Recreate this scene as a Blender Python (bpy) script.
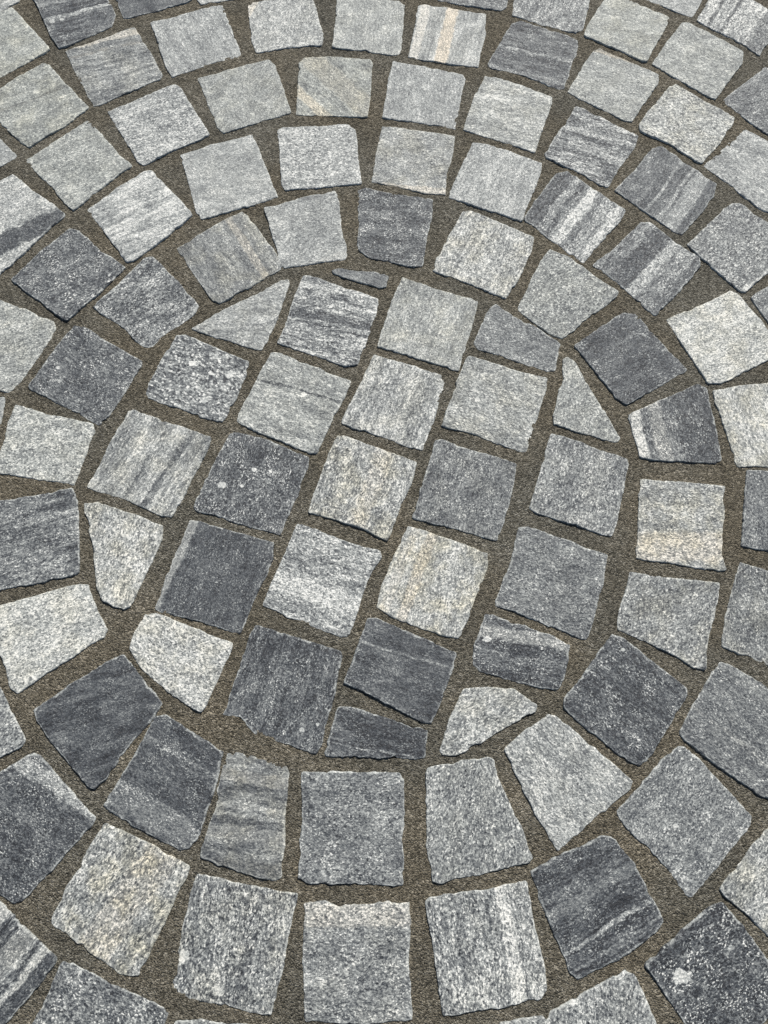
import bpy, math, random
import numpy as np
from mathutils import Matrix, Vector

R = math.radians
for o in list(bpy.data.objects):
    bpy.data.objects.remove(o)
scene = bpy.context.scene
COL = scene.collection

# ------------------------------------------------------------------ camera
CAM_H = 0.75                      # metres above the tops of the setts
PITCH, ROLL = R(19.0), R(-1.4)    # tilted forward from straight down
cam_data = bpy.data.cameras.new('camera')
cam_data.sensor_fit = 'VERTICAL'
cam_data.sensor_height = 24.0
cam_data.lens = 24.0 * 769.0 / 1024.0
cam_data.clip_start = 0.02
cam_data.clip_end = 500.0
cam = bpy.data.objects.new('camera', cam_data)
COL.objects.link(cam)
cam.matrix_world = (Matrix.Translation((0, 0, CAM_H)) @ Matrix.Rotation(PITCH, 4, 'X') @ Matrix.Rotation(ROLL, 4, 'Y'))
scene.camera = cam

# ------------------------------------------------------------------ sky and sun
SUN_EL, SUN_AZ = R(46.0), R(20.0)     # azimuth clockwise from +Y (straight ahead)
world = bpy.data.worlds.new('World')
scene.world = world
world.use_nodes = True
wn = world.node_tree
sky = wn.nodes.new('ShaderNodeTexSky')
sky.sky_type = 'NISHITA'
sky.sun_disc = False
sky.sun_elevation = SUN_EL
sky.sun_rotation = SUN_AZ
bg = wn.nodes['Background']
bg.inputs['Strength'].default_value = 0.06
wn.links.new(sky.outputs['Color'], bg.inputs['Color'])
sun_data = bpy.data.lights.new('sun', 'SUN')
sun_data.energy = 4.2
sun_data.angle = R(0.5)
sun_data.color = (1.0, 0.955, 0.88)
sun = bpy.data.objects.new('sun', sun_data)
COL.objects.link(sun)
sun_dir = Vector((math.sin(SUN_AZ) * math.cos(SUN_EL), math.cos(SUN_AZ) * math.cos(SUN_EL), math.sin(SUN_EL)))
sun.rotation_euler = sun_dir.to_track_quat('Z', 'Y').to_euler()

vs = scene.view_settings
vs.view_transform = 'Standard'
vs.look = 'None'
vs.exposure = EXPOSURE = 0.25
vs.gamma = 1.0
vs.use_curve_mapping = False
scene.render.engine = 'CYCLES'
scene.cycles.use_denoising = False
scene.cycles.max_bounces = 4
scene.cycles.diffuse_bounces = 3
scene.render.filter_size = 0.75

# ------------------------------------------------------------------ numpy noise
def _hash(ix, iy, seed):
    h = (ix.astype(np.int64) * 374761393 + iy.astype(np.int64) * 668265263 + seed * 974634777) & 0xFFFFFFFF
    h = ((h ^ (h >> 13)) * 1274126177) & 0xFFFFFFFF
    h = h ^ (h >> 16)
    return (h & 0xFFFF) / 65535.0

def noise(x, y, scale, seed):
    """smooth value noise in -1..1, cell size `scale`"""
    x = np.asarray(x, float) / scale
    y = np.asarray(y, float) / scale
    ix, iy = np.floor(x), np.floor(y)
    fx, fy = x - ix, y - iy
    fx = fx * fx * (3 - 2 * fx)
    fy = fy * fy * (3 - 2 * fy)
    a, b = _hash(ix, iy, seed), _hash(ix + 1, iy, seed)
    c, d = _hash(ix, iy + 1, seed), _hash(ix + 1, iy + 1, seed)
    return ((a + (b - a) * fx) * (1 - fy) + (c + (d - c) * fx) * fy) * 2 - 1

# ------------------------------------------------------------------ node helpers
class NT:
    def __init__(self, tree):
        self.t = tree
    def n(self, kind, **kw):
        nd = self.t.nodes.new(kind)
        for k, v in kw.items():
            setattr(nd, k, v)
        return nd
    def put(self, sock, v):
        if isinstance(v, bpy.types.NodeSocket):
            self.t.links.new(v, sock)
        else:
            sock.default_value = v
    def math(self, op, a, b=0.0, c=None, clamp=False):
        nd = self.n('ShaderNodeMath', operation=op, use_clamp=clamp)
        self.put(nd.inputs[0], a)
        self.put(nd.inputs[1], b)
        if c is not None:
            self.put(nd.inputs[2], c)
        return nd.outputs[0]
    def noise(self, vec, scale, detail=2.0, rough=0.5):
        nd = self.n('ShaderNodeTexNoise')
        self.put(nd.inputs['Vector'], vec)
        self.put(nd.inputs['Scale'], scale)
        nd.inputs['Detail'].default_value = detail
        nd.inputs['Roughness'].default_value = rough
        return nd.outputs['Fac']
    def voro(self, vec, scale, out='Color', feature='F1', rnd=1.0):
        nd = self.n('ShaderNodeTexVoronoi', feature=feature)
        self.put(nd.inputs['Vector'], vec)
        self.put(nd.inputs['Scale'], scale)
        nd.inputs['Randomness'].default_value = rnd
        return nd.outputs[out]
    def smooth(self, x, lo, hi, a=0.0, b=1.0):
        nd = self.n('ShaderNodeMapRange', interpolation_type='SMOOTHSTEP')
        self.put(nd.inputs[0], x)
        for i, v in zip((1, 2, 3, 4), (lo, hi, a, b)):
            self.put(nd.inputs[i], v)
        return nd.outputs[0]
    def mixf(self, f, a, b):
        nd = self.n('ShaderNodeMix', data_type='FLOAT')
        self.put(nd.inputs[0], f); self.put(nd.inputs[2], a); self.put(nd.inputs[3], b)
        return nd.outputs[0]
    def mixc(self, f, a, b, mode='MIX'):
        nd = self.n('ShaderNodeMix', data_type='RGBA', blend_type=mode)
        self.put(nd.inputs[0], f); self.put(nd.inputs[6], a); self.put(nd.inputs[7], b)
        return nd.outputs[2]
    def vec(self, x, y, z=0.0):
        nd = self.n('ShaderNodeCombineXYZ')
        for i, v in enumerate((x, y, z)):
            self.put(nd.inputs[i], v)
        return nd.outputs[0]
    def ramp(self, x, stops):
        nd = self.n('ShaderNodeValToRGB')
        self.put(nd.inputs[0], x)
        el = nd.color_ramp.elements
        while len(el) < len(stops):
            el.new(0.5)
        for e, (p, c) in zip(el, stops):
            e.position = p
            e.color = (*c, 1)
        return nd.outputs[0]

# ------------------------------------------------------------------ materials
def stone_material(sp, half, seed):
    """gneiss: foliation bands, explicit veins, crystal speckle, pale rim (chips and painted edge highlight)"""
    m = bpy.data.materials.new('gneiss')
    m.use_nodes = True
    q = NT(m.node_tree)
    bsdf = m.node_tree.nodes['Principled BSDF']
    tone, con, grain, ang, band, warm, green, spots, stripes, xtal = sp
    tc = q.n('ShaderNodeTexCoord').outputs['Object']
    sep = q.n('ShaderNodeSeparateXYZ')
    q.put(sep.inputs[0], tc)
    x, y, z = sep.outputs
    ca, sa = math.cos(R(ang)), math.sin(R(ang))
    u = q.math('ADD', q.math('MULTIPLY', x, ca), q.math('MULTIPLY', y, sa))
    v = q.math('ADD', q.math('MULTIPLY', x, -sa), q.math('MULTIPLY', y, ca))
    off = seed * 1.37
    # warped foliation coordinate
    pu = q.vec(q.math('ADD', u, off), v, z)
    wob = q.math('SUBTRACT', q.noise(pu, 26.0, 3.0, 0.55), 0.5)
    vw = q.math('ADD', v, q.math('MULTIPLY', wob, 0.010))
    pband = q.vec(q.math('MULTIPLY', q.math('ADD', u, off), 0.16), vw, 0.0)
    b1 = q.math('SUBTRACT', q.noise(pband, 62.0, 3.0, 0.6), 0.5)
    b2 = q.math('SUBTRACT', q.noise(pband, 210.0, 2.0, 0.6), 0.5)
    bf = max(band, 0.18)
    bands = q.math('ADD', q.math('MULTIPLY', b1, 1.7 * bf), q.math('MULTIPLY', b2, 1.7 * bf))
    b3 = q.math('SUBTRACT', q.noise(q.vec(q.math('MULTIPLY', q.math('ADD', u, off), 0.5), vw, 0.0), 480.0, 2.0, 0.6), 0.5)
    bands = q.math('ADD', bands, q.math('MULTIPLY', b3, 1.3 * bf))
    patch = q.math('SUBTRACT', q.noise(pu, 40.0, 2.0, 0.55), 0.5)
    val = q.math('ADD', q.math('ADD', tone, bands), q.math('MULTIPLY', patch, 0.42))
    # veins
    vn = q.math('DIVIDE', vw, half)
    warmv = None
    fuzz = q.math('SUBTRACT', q.noise(pu, 330.0, 2.0, 0.6), 0.5)
    fuzz2 = q.math('SUBTRACT', q.noise(pu, 75.0, 2.0, 0.6), 0.5)
    for (pos, wid, tv, tw) in stripes:
        thin = wid < 0.1
        if thin:
            wid *= 0.7
        d = q.math('ABSOLUTE', q.math('SUBTRACT', vn, pos))
        d = q.math('ADD', d, q.math('ADD', q.math('MULTIPLY', fuzz, 0.06 + wid * 0.25),
                                    q.math('MULTIPLY', fuzz2, wid * 0.7 + 0.015)))
        e = 0.012 + wid * 0.12
        k = q.smooth(d, wid - e, wid + e, 1.0, 0.0)
        if thin:
            k = q.math('MULTIPLY', k, q.smooth(q.noise(pu, 90.0, 1.0), 0.33, 0.5, 0.35, 1.0))
            k = q.math('MULTIPLY', k, q.smooth(q.noise(pu, 380.0, 2.0, 0.6), 0.36, 0.5, 0.45, 1.0))
        val = q.mixf(q.math('MULTIPLY', k, 0.9), val, q.math('ADD', tv, q.math('MULTIPLY', b2, 0.3)))
        if tw > 0:
            kw = q.math('MULTIPLY', k, tw * 0.5)
            warmv = kw if warmv is None else q.math('MAXIMUM', warmv, kw)
    # crystals: stretched cells + fine grain
    sc = 1000.0 / (grain * 0.72)
    pc = q.vec(q.math('MULTIPLY', q.math('ADD', u, off), 0.72), q.math('ADD', vw, q.math('MULTIPLY', fuzz, 0.0012)), q.math('MULTIPLY', z, 0.7))
    cell = q.n('ShaderNodeSeparateColor')
    q.put(cell.inputs[0], q.voro(pc, sc))
    c1 = q.math('SUBTRACT', cell.outputs[0], 0.5)
    cell2 = q.n('ShaderNodeSeparateColor')
    q.put(cell2.inputs[0], q.voro(pc, sc * 0.6))
    c2 = q.math('SUBTRACT', cell2.outputs[1], 0.5)
    c2 = q.math('MULTIPLY', c2, q.smooth(q.math('ABSOLUTE', c2), 0.2, 0.45))
    fine = q.math('SUBTRACT', q.noise(pc, sc * 1.05, 1.0, 0.6), 0.5)
    spk = q.math('ADD', q.math('ADD', q.math('MULTIPLY', c1, 0.62), q.math('MULTIPLY', c2, 0.45)),
                 q.math('MULTIPLY', fine, 1.15))
    # dark stones carry white pepper, pale ones dark mica
    amp = q.math('MULTIPLY', q.math('ADD', q.math('MULTIPLY', q.math('MAXIMUM', q.math('MINIMUM', val, 1.0), 0.0), 0.34), 0.64), con)
    val = q.math('ADD', val, q.math('MULTIPLY', spk, amp))
    pep = q.math('MAXIMUM', q.smooth(q.noise(pc, sc * 0.95, 1.0, 0.5), 0.56, 0.65), q.math('MULTIPLY', q.smooth(q.noise(pc, sc * 0.45, 2.0, 0.6), 0.62, 0.72), 0.9))
    clus = q.smooth(q.noise(pu, 60.0, 2.0), 0.38, 0.62, 0.25, 1.0)
    val = q.math('ADD', val, q.math('MULTIPLY', q.math('MULTIPLY', pep, clus), 0.85 * (con + (0.12 if tone < 0.3 else 0.0)) * (1.05 - tone)))
    mica = q.smooth(q.noise(pc, sc * 0.85, 1.0, 0.5), 0.38, 0.29)
    val = q.math('SUBTRACT', val, q.math('MULTIPLY', mica, 0.42 * con * tone))
    if spots > 0:
        big = q.math('ADD', q.voro(pu, 130.0, 'Distance'), q.math('MULTIPLY', q.noise(pu, 31.0, 1.0), 0.35))
        val = q.math('ADD', val, q.math('MULTIPLY', q.smooth(q.math('ADD', big, q.math('MULTIPLY', fuzz, 0.7)), 0.24, 0.36, 1.0, 0.0), 0.5 * min(1, spots * 1.6)))
    for (cx, cy, cr_, cv) in xtal:      # single large crystals
        dx = q.math('MULTIPLY', q.math('SUBTRACT', x, cx), 0.8)
        dy = q.math('SUBTRACT', y, cy)
        dd = q.math('SQRT', q.math('ADD', q.math('MULTIPLY', dx, dx), q.math('MULTIPLY', dy, dy)))
        dd = q.math('ADD', q.math('DIVIDE', dd, cr_), q.math('ADD', q.math('MULTIPLY', fuzz, 1.5), q.math('MULTIPLY', fuzz2, 1.2)))
        val = q.mixf(q.math('MULTIPLY', q.smooth(dd, 0.8, 1.1, 1.0, 0.0), 0.9), val, q.math('ADD', cv + 0.12, q.math('MULTIPLY', spk, 0.3)))
    # chipped, crushed arris; its pale colour also paints in the sunlit rim highlight
    rim = q.n('ShaderNodeAttribute', attribute_name='rim').outputs['Fac']
    chip = q.math('MULTIPLY', q.smooth(rim, 0.2, 0.8), q.smooth(q.noise(tc, 80.0, 4.0, 0.65), 0.42, 0.56))
    val = q.mixf(q.math('MULTIPLY', chip, 0.8), val, q.math('ADD', 0.78, q.math('MULTIPLY', spk, 0.4)))
    col = q.ramp(val, [(0.0, (0.019, 0.021, 0.025)), (0.22, (0.066, 0.0745, 0.084)), (0.5, (0.207, 0.219, 0.218)),
                       (0.75, (0.412, 0.432, 0.415)), (1.0, (0.80, 0.80, 0.755))])
    # warm feldspar / iron stain, greenish cast
    wp = q.smooth(q.noise(pu, 34.0, 3.0, 0.6), 0.40, 0.68)
    wk = q.math('MULTIPLY', q.math('ADD', q.math('MULTIPLY', wp, 0.85), 0.12), warm)
    if warm > 0:
        col = q.mixc(wk, col, (1.10, 1.0, 0.76, 1), 'MULTIPLY')
    if warmv is not None:
        col = q.mixc(warmv, col, (1.20, 0.96, 0.70, 1), 'MULTIPLY')
    if green > 0:
        col = q.mixc(green, col, (0.985, 1.0, 0.92, 1), 'MULTIPLY')
    # sandy joint residue low on the flanks
    dirt = q.smooth(z, -0.0013, -0.0026)
    col = q.mixc(q.math('MULTIPLY', dirt, 0.8), col, (0.11, 0.097, 0.072, 1))
    q.put(bsdf.inputs['Base Color'], col)
    q.put(bsdf.inputs['Roughness'], q.smooth(cell.outputs[2], 0.0, 1.0, 0.48, 0.74))
    bsdf.inputs['Specular IOR Level'].default_value = 0.5
    # pitted split face
    h = q.math('ADD', q.math('MULTIPLY', q.noise(tc, 420.0, 4.0, 0.65), 1.0), q.math('MULTIPLY', c1, 0.35))
    bp = q.n('ShaderNodeBump')
    bp.inputs['Strength'].default_value = 1.0
    bp.inputs['Distance'].default_value = 0.0013
    q.put(bp.inputs['Height'], h)
    q.put(bsdf.inputs['Normal'], bp.outputs[0])
    return m

def mortar_material():
    m = bpy.data.materials.new('sandy_mortar')
    m.use_nodes = True
    q = NT(m.node_tree)
    bsdf = m.node_tree.nodes['Principled BSDF']
    tc = q.n('ShaderNodeTexCoord').outputs['Object']
    g1 = q.n('ShaderNodeSeparateColor')
    q.put(g1.inputs[0], q.voro(tc, 760.0))
    g2 = q.n('ShaderNodeSeparateColor')
    q.put(g2.inputs[0], q.voro(tc, 430.0))
    fine = q.noise(tc, 1300.0, 2.0, 0.7)
    val = q.math('ADD', q.math('MULTIPLY', g1.outputs[0], 0.75), q.math('MULTIPLY', g2.outputs[1], 0.2))
    val = q.math('ADD', val, q.math('MULTIPLY', q.math('SUBTRACT', fine, 0.62), 0.6))
    big = q.noise(tc, 11.0, 4.0, 0.6)
    val = q.math('ADD', val, q.math('MULTIPLY', q.math('SUBTRACT', big, 0.5), 0.6))
    col = q.ramp(val, [(0.0, (0.042, 0.040, 0.031)), (0.36, (0.118, 0.110, 0.087)), (0.68, (0.190, 0.180, 0.147)), (1.0, (0.42, 0.40, 0.345))])
    tint = q.smooth(q.noise(tc, 6.0, 3.0, 0.6), 0.35, 0.65)
    col = q.mixc(tint, col, (1.07, 1.0, 0.91, 1), 'MULTIPLY')
    q.put(bsdf.inputs['Base Color'], col)
    bsdf.inputs['Roughness'].default_value = 0.9
    bsdf.inputs['Specular IOR Level'].default_value = 0.25
    d1 = q.voro(tc, 760.0, 'Distance')
    h = q.math('SUBTRACT', q.math('MULTIPLY', g1.outputs[1], 0.7), d1)
    h = q.math('ADD', h, q.math('MULTIPLY', q.noise(tc, 260.0, 3.0, 0.6), 1.6))
    bp = q.n('ShaderNodeBump')
    bp.inputs['Strength'].default_value = 1.0
    bp.inputs['Distance'].default_value = 0.0015
    q.put(bp.inputs['Height'], h)
    q.put(bsdf.inputs['Normal'], bp.outputs[0])
    return m

# ------------------------------------------------------------------ mortar bed (the ground)
def mortar_height(X, Y):
    return (-0.0012 + 0.0005 * noise(X, Y, 0.055, 1) + 0.0004 * noise(X, Y, 0.017, 2)
            + 0.0005 * np.minimum(noise(X, Y, 0.0065, 3), 0.35) + 0.0003 * noise(X, Y, 0.0024, 4))

def build_mortar():
    far = [0.9, 1.3, 2.0, 4.0, 10.0, 40.0, 150.0]
    xs = np.concatenate([[-f for f in far[::-1]], np.arange(-0.72, 0.7201, 0.002), far])
    ys = np.concatenate([[0.25 - f for f in far[::-1]], np.arange(-0.42, 1.0201, 0.002), [0.25 + f for f in far]])
    X, Y = np.meshgrid(xs, ys)
    Z = mortar_height(X, Y)
    # the bed is dug out under every stone
    for row in STONES:
        P = np.array(row[3], float).reshape(-1, 2) / 1000.0
        c = P.mean(0)
        P = c + (P - c) * 0.92
        a, b = np.searchsorted(xs, [P[:, 0].min(), P[:, 0].max()])
        d, e = np.searchsorted(ys, [P[:, 1].min(), P[:, 1].max()])
        gx, gy = X[d:e, a:b], Y[d:e, a:b]
        ins = np.zeros(gx.shape, bool)
        for i in range(len(P)):
            (xa, ya), (xb, yb) = P[i], P[i - 1]
            if ya != yb:
                ins ^= ((ya > gy) != (yb > gy)) & (gx < (xb - xa) * (gy - ya) / (yb - ya) + xa)
        Z[d:e, a:b] -= 0.006 * ins
    V = np.stack([X.ravel(), Y.ravel(), Z.ravel()], 1)
    nx, ny = len(xs), len(ys)
    i = np.arange(nx * ny).reshape(ny, nx)
    F = np.stack([i[:-1, :-1].ravel(), i[:-1, 1:].ravel(), i[1:, 1:].ravel(), i[1:, :-1].ravel()], 1)
    me = bpy.data.meshes.new('mortar_bed')
    fill_mesh(me, V, F)
    o = bpy.data.objects.new('mortar_bed', me)
    COL.objects.link(o)
    me.materials.append(mortar_material())
    o['kind'] = 'structure'
    o['label'] = 'sandy brown grey mortar filling the joints between the stone setts'
    return o

def fill_mesh(me, V, F, tri=None):
    nq, nt = len(F), 0 if tri is None else len(tri)
    me.vertices.add(len(V))
    me.vertices.foreach_set('co', V.astype(np.float32).ravel())
    loops = F.ravel() if not nt else np.concatenate([F.ravel(), tri.ravel()])
    me.loops.add(len(loops))
    me.loops.foreach_set('vertex_index', loops.astype(np.int32))
    me.polygons.add(nq + nt)
    starts = np.concatenate([np.arange(nq) * 4, nq * 4 + np.arange(nt) * 3])
    me.polygons.foreach_set('loop_start', starts.astype(np.int32))
    me.polygons.foreach_set('use_smooth', np.ones(nq + nt, bool))
    me.update(calc_edges=True)
    me.validate()

# ------------------------------------------------------------------ setts
def resample(P, step):
    Q = np.roll(P, -1, 0)
    L = np.hypot(*(Q - P).T)
    s = np.concatenate([[0], np.cumsum(L)])
    n = int(s[-1] / step)
    t = np.arange(n) / n * s[-1]
    PP = np.vstack([P, P[:1]])
    return np.stack([np.interp(t, s, PP[:, 0]), np.interp(t, s, PP[:, 1])], 1)

def soften(P, n):
    for _ in range(n):
        P = 0.25 * np.roll(P, 1, 0) + 0.5 * P + 0.25 * np.roll(P, -1, 0)
    return P

def sett(name, label, category, group, outline_mm, spec, seed, step=0.0010, relief=1.0):
    rng = np.random.default_rng(seed + 77)
    P = np.array(outline_mm, float).reshape(-1, 2) / 1000.0
    c = P.mean(0)
    area = 0.5 * np.sum(P[:, 0] * np.roll(P[:, 1], -1) - np.roll(P[:, 0], -1) * P[:, 1])
    if area < 0:
        P = P[::-1]
    P = soften(resample(P, step), 1)
    n = len(P)
    # area centroid
    x0, y0 = P.T
    x1, y1 = np.roll(P, -1, 0).T
    cr = x0 * y1 - x1 * y0
    c = np.array([np.sum((x0 + x1) * cr), np.sum((y0 + y1) * cr)]) / (3 * cr.sum())
    tang = np.roll(P, -2, 0) - np.roll(P, 2, 0)
    tang /= np.linalg.norm(tang, axis=1)[:, None]
    nrm = np.stack([tang[:, 1], -tang[:, 0]], 1)
    wx, wy = P.T
    # split edge: straight little facets between irregular knots
    seg = np.linalg.norm(np.roll(P, -1, 0) - P, axis=1)
    sl = np.concatenate([[0], np.cumsum(seg)])
    def facets(lo, hi, amp):
        kn = np.cumsum(rng.uniform(lo, hi, int(sl[-1] / lo) + 4))
        kn = kn[kn < sl[-1] - lo]
        kv = rng.normal(0, amp, len(kn))
        return np.interp(sl[:-1], np.concatenate([[0], kn, [sl[-1]]]), np.concatenate([[0], kv, [0]]))
    rag = facets(0.005, 0.020, 0.00055) + facets(0.0016, 0.0045, 0.00027)
    bite = np.clip(noise(wx, wy, 0.009, seed + 8) - 0.55, 0, 1) * 0.004
    rag = rag - bite + 0.0005
    P = P + nrm * rag[:, None]
    chip = np.clip(noise(wx, wy, 0.012, seed + 3) * 0.9 + 0.5 * noise(wx, wy, 0.0045, seed + 4), -0.3, 1.2)
    drop = 0.0003 + 0.0010 * np.clip(chip, 0, 1.2)
    wid = 0.0007 + 0.0014 * np.clip(chip + 0.1, 0, 1.2)
    inr = np.sqrt(abs(cr.sum() * 0.5) / math.pi)
    vd = c - P
    dist = np.linalg.norm(vd, axis=1)
    vd = vd / dist[:, None]
    rings, rimv = [], []
    rings.append((P - vd * -0.0006, np.full(n, -0.0150))); rimv.append(np.zeros(n))
    rings.append((P - vd * 0.0002, np.full(n, -0.0024))); rimv.append(np.full(n, 0.3))
    rings.append((P.copy(), -drop)); rimv.append(np.full(n, 0.9))
    rings.append((P + vd * (wid * 0.45)[:, None], -drop * 0.42)); rimv.append(np.full(n, 1.0))
    rings.append((P + vd * wid[:, None], -drop * 0.08)); rimv.append(np.full(n, 0.75))
    rings.append((P + vd * (wid * 1.6 + 0.0004)[:, None], np.zeros(n))); rimv.append(np.full(n, 0.2))
    base = rings[-1][0]
    nin = max(5, int(inr / 0.0034))
    for k in range(1, nin):
        f = (k / nin)
        rings.append((base + (c - base) * f, np.zeros(n))); rimv.append(np.zeros(n))
    tilt = rng.normal(0, 0.008, 2)
    lift = abs(rng.normal(0, 0.0004))
    Vs = []
    for j, (q, z) in enumerate(rings):
        d = q - c
        if j >= 2:
            z = z + (0.00045 * noise(q[:, 0], q[:, 1], 0.030, seed + 5) + 0.00045 * noise(q[:, 0], q[:, 1], 0.011, seed + 6)
                     + 0.00024 * noise(q[:, 0], q[:, 1], 0.0042, seed + 7)) * relief
            z = z + d @ tilt + lift
        Vs.append(np.column_stack([d, z]))
    cz = (0.00045 * noise(c[0], c[1], 0.030, seed + 5) + 0.00045 * noise(c[0], c[1], 0.011, seed + 6)) * relief + lift
    V = np.vstack(Vs + [[[0, 0, float(cz)]]])
    m = len(rings)
    i = np.arange(n)
    i2 = (i + 1) % n
    F = np.vstack([np.stack([j * n + i, j * n + i2, (j + 1) * n + i2, (j + 1) * n + i], 1) for j in range(m - 1)])
    tri = np.stack([(m - 1) * n + i, (m - 1) * n + i2, np.full(n, m * n)], 1)
    me = bpy.data.meshes.new(name)
    fill_mesh(me, V, F, tri)
    at = me.attributes.new('rim', 'FLOAT', 'POINT')
    at.data.foreach_set('value', np.concatenate(rimv + [[0.0]]).astype(np.float32))
    a = R(spec[3])
    half = np.max(np.abs((P - c) @ np.array([-math.sin(a), math.cos(a)])))
    spec = spec[:9] + (tuple((a_ / 1000 - float(c[0]), b_ / 1000 - float(c[1]), r_ / 1000, v_) for a_, b_, r_, v_ in spec[9]),)
    me.materials.append(stone_material(spec, float(half), seed % 97 + 1))
    o = bpy.data.objects.new(name, me)
    o.location = (c[0], c[1], 0.0)
    COL.objects.link(o)
    o['label'] = label
    o['category'] = category
    o['group'] = group
    return o

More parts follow.
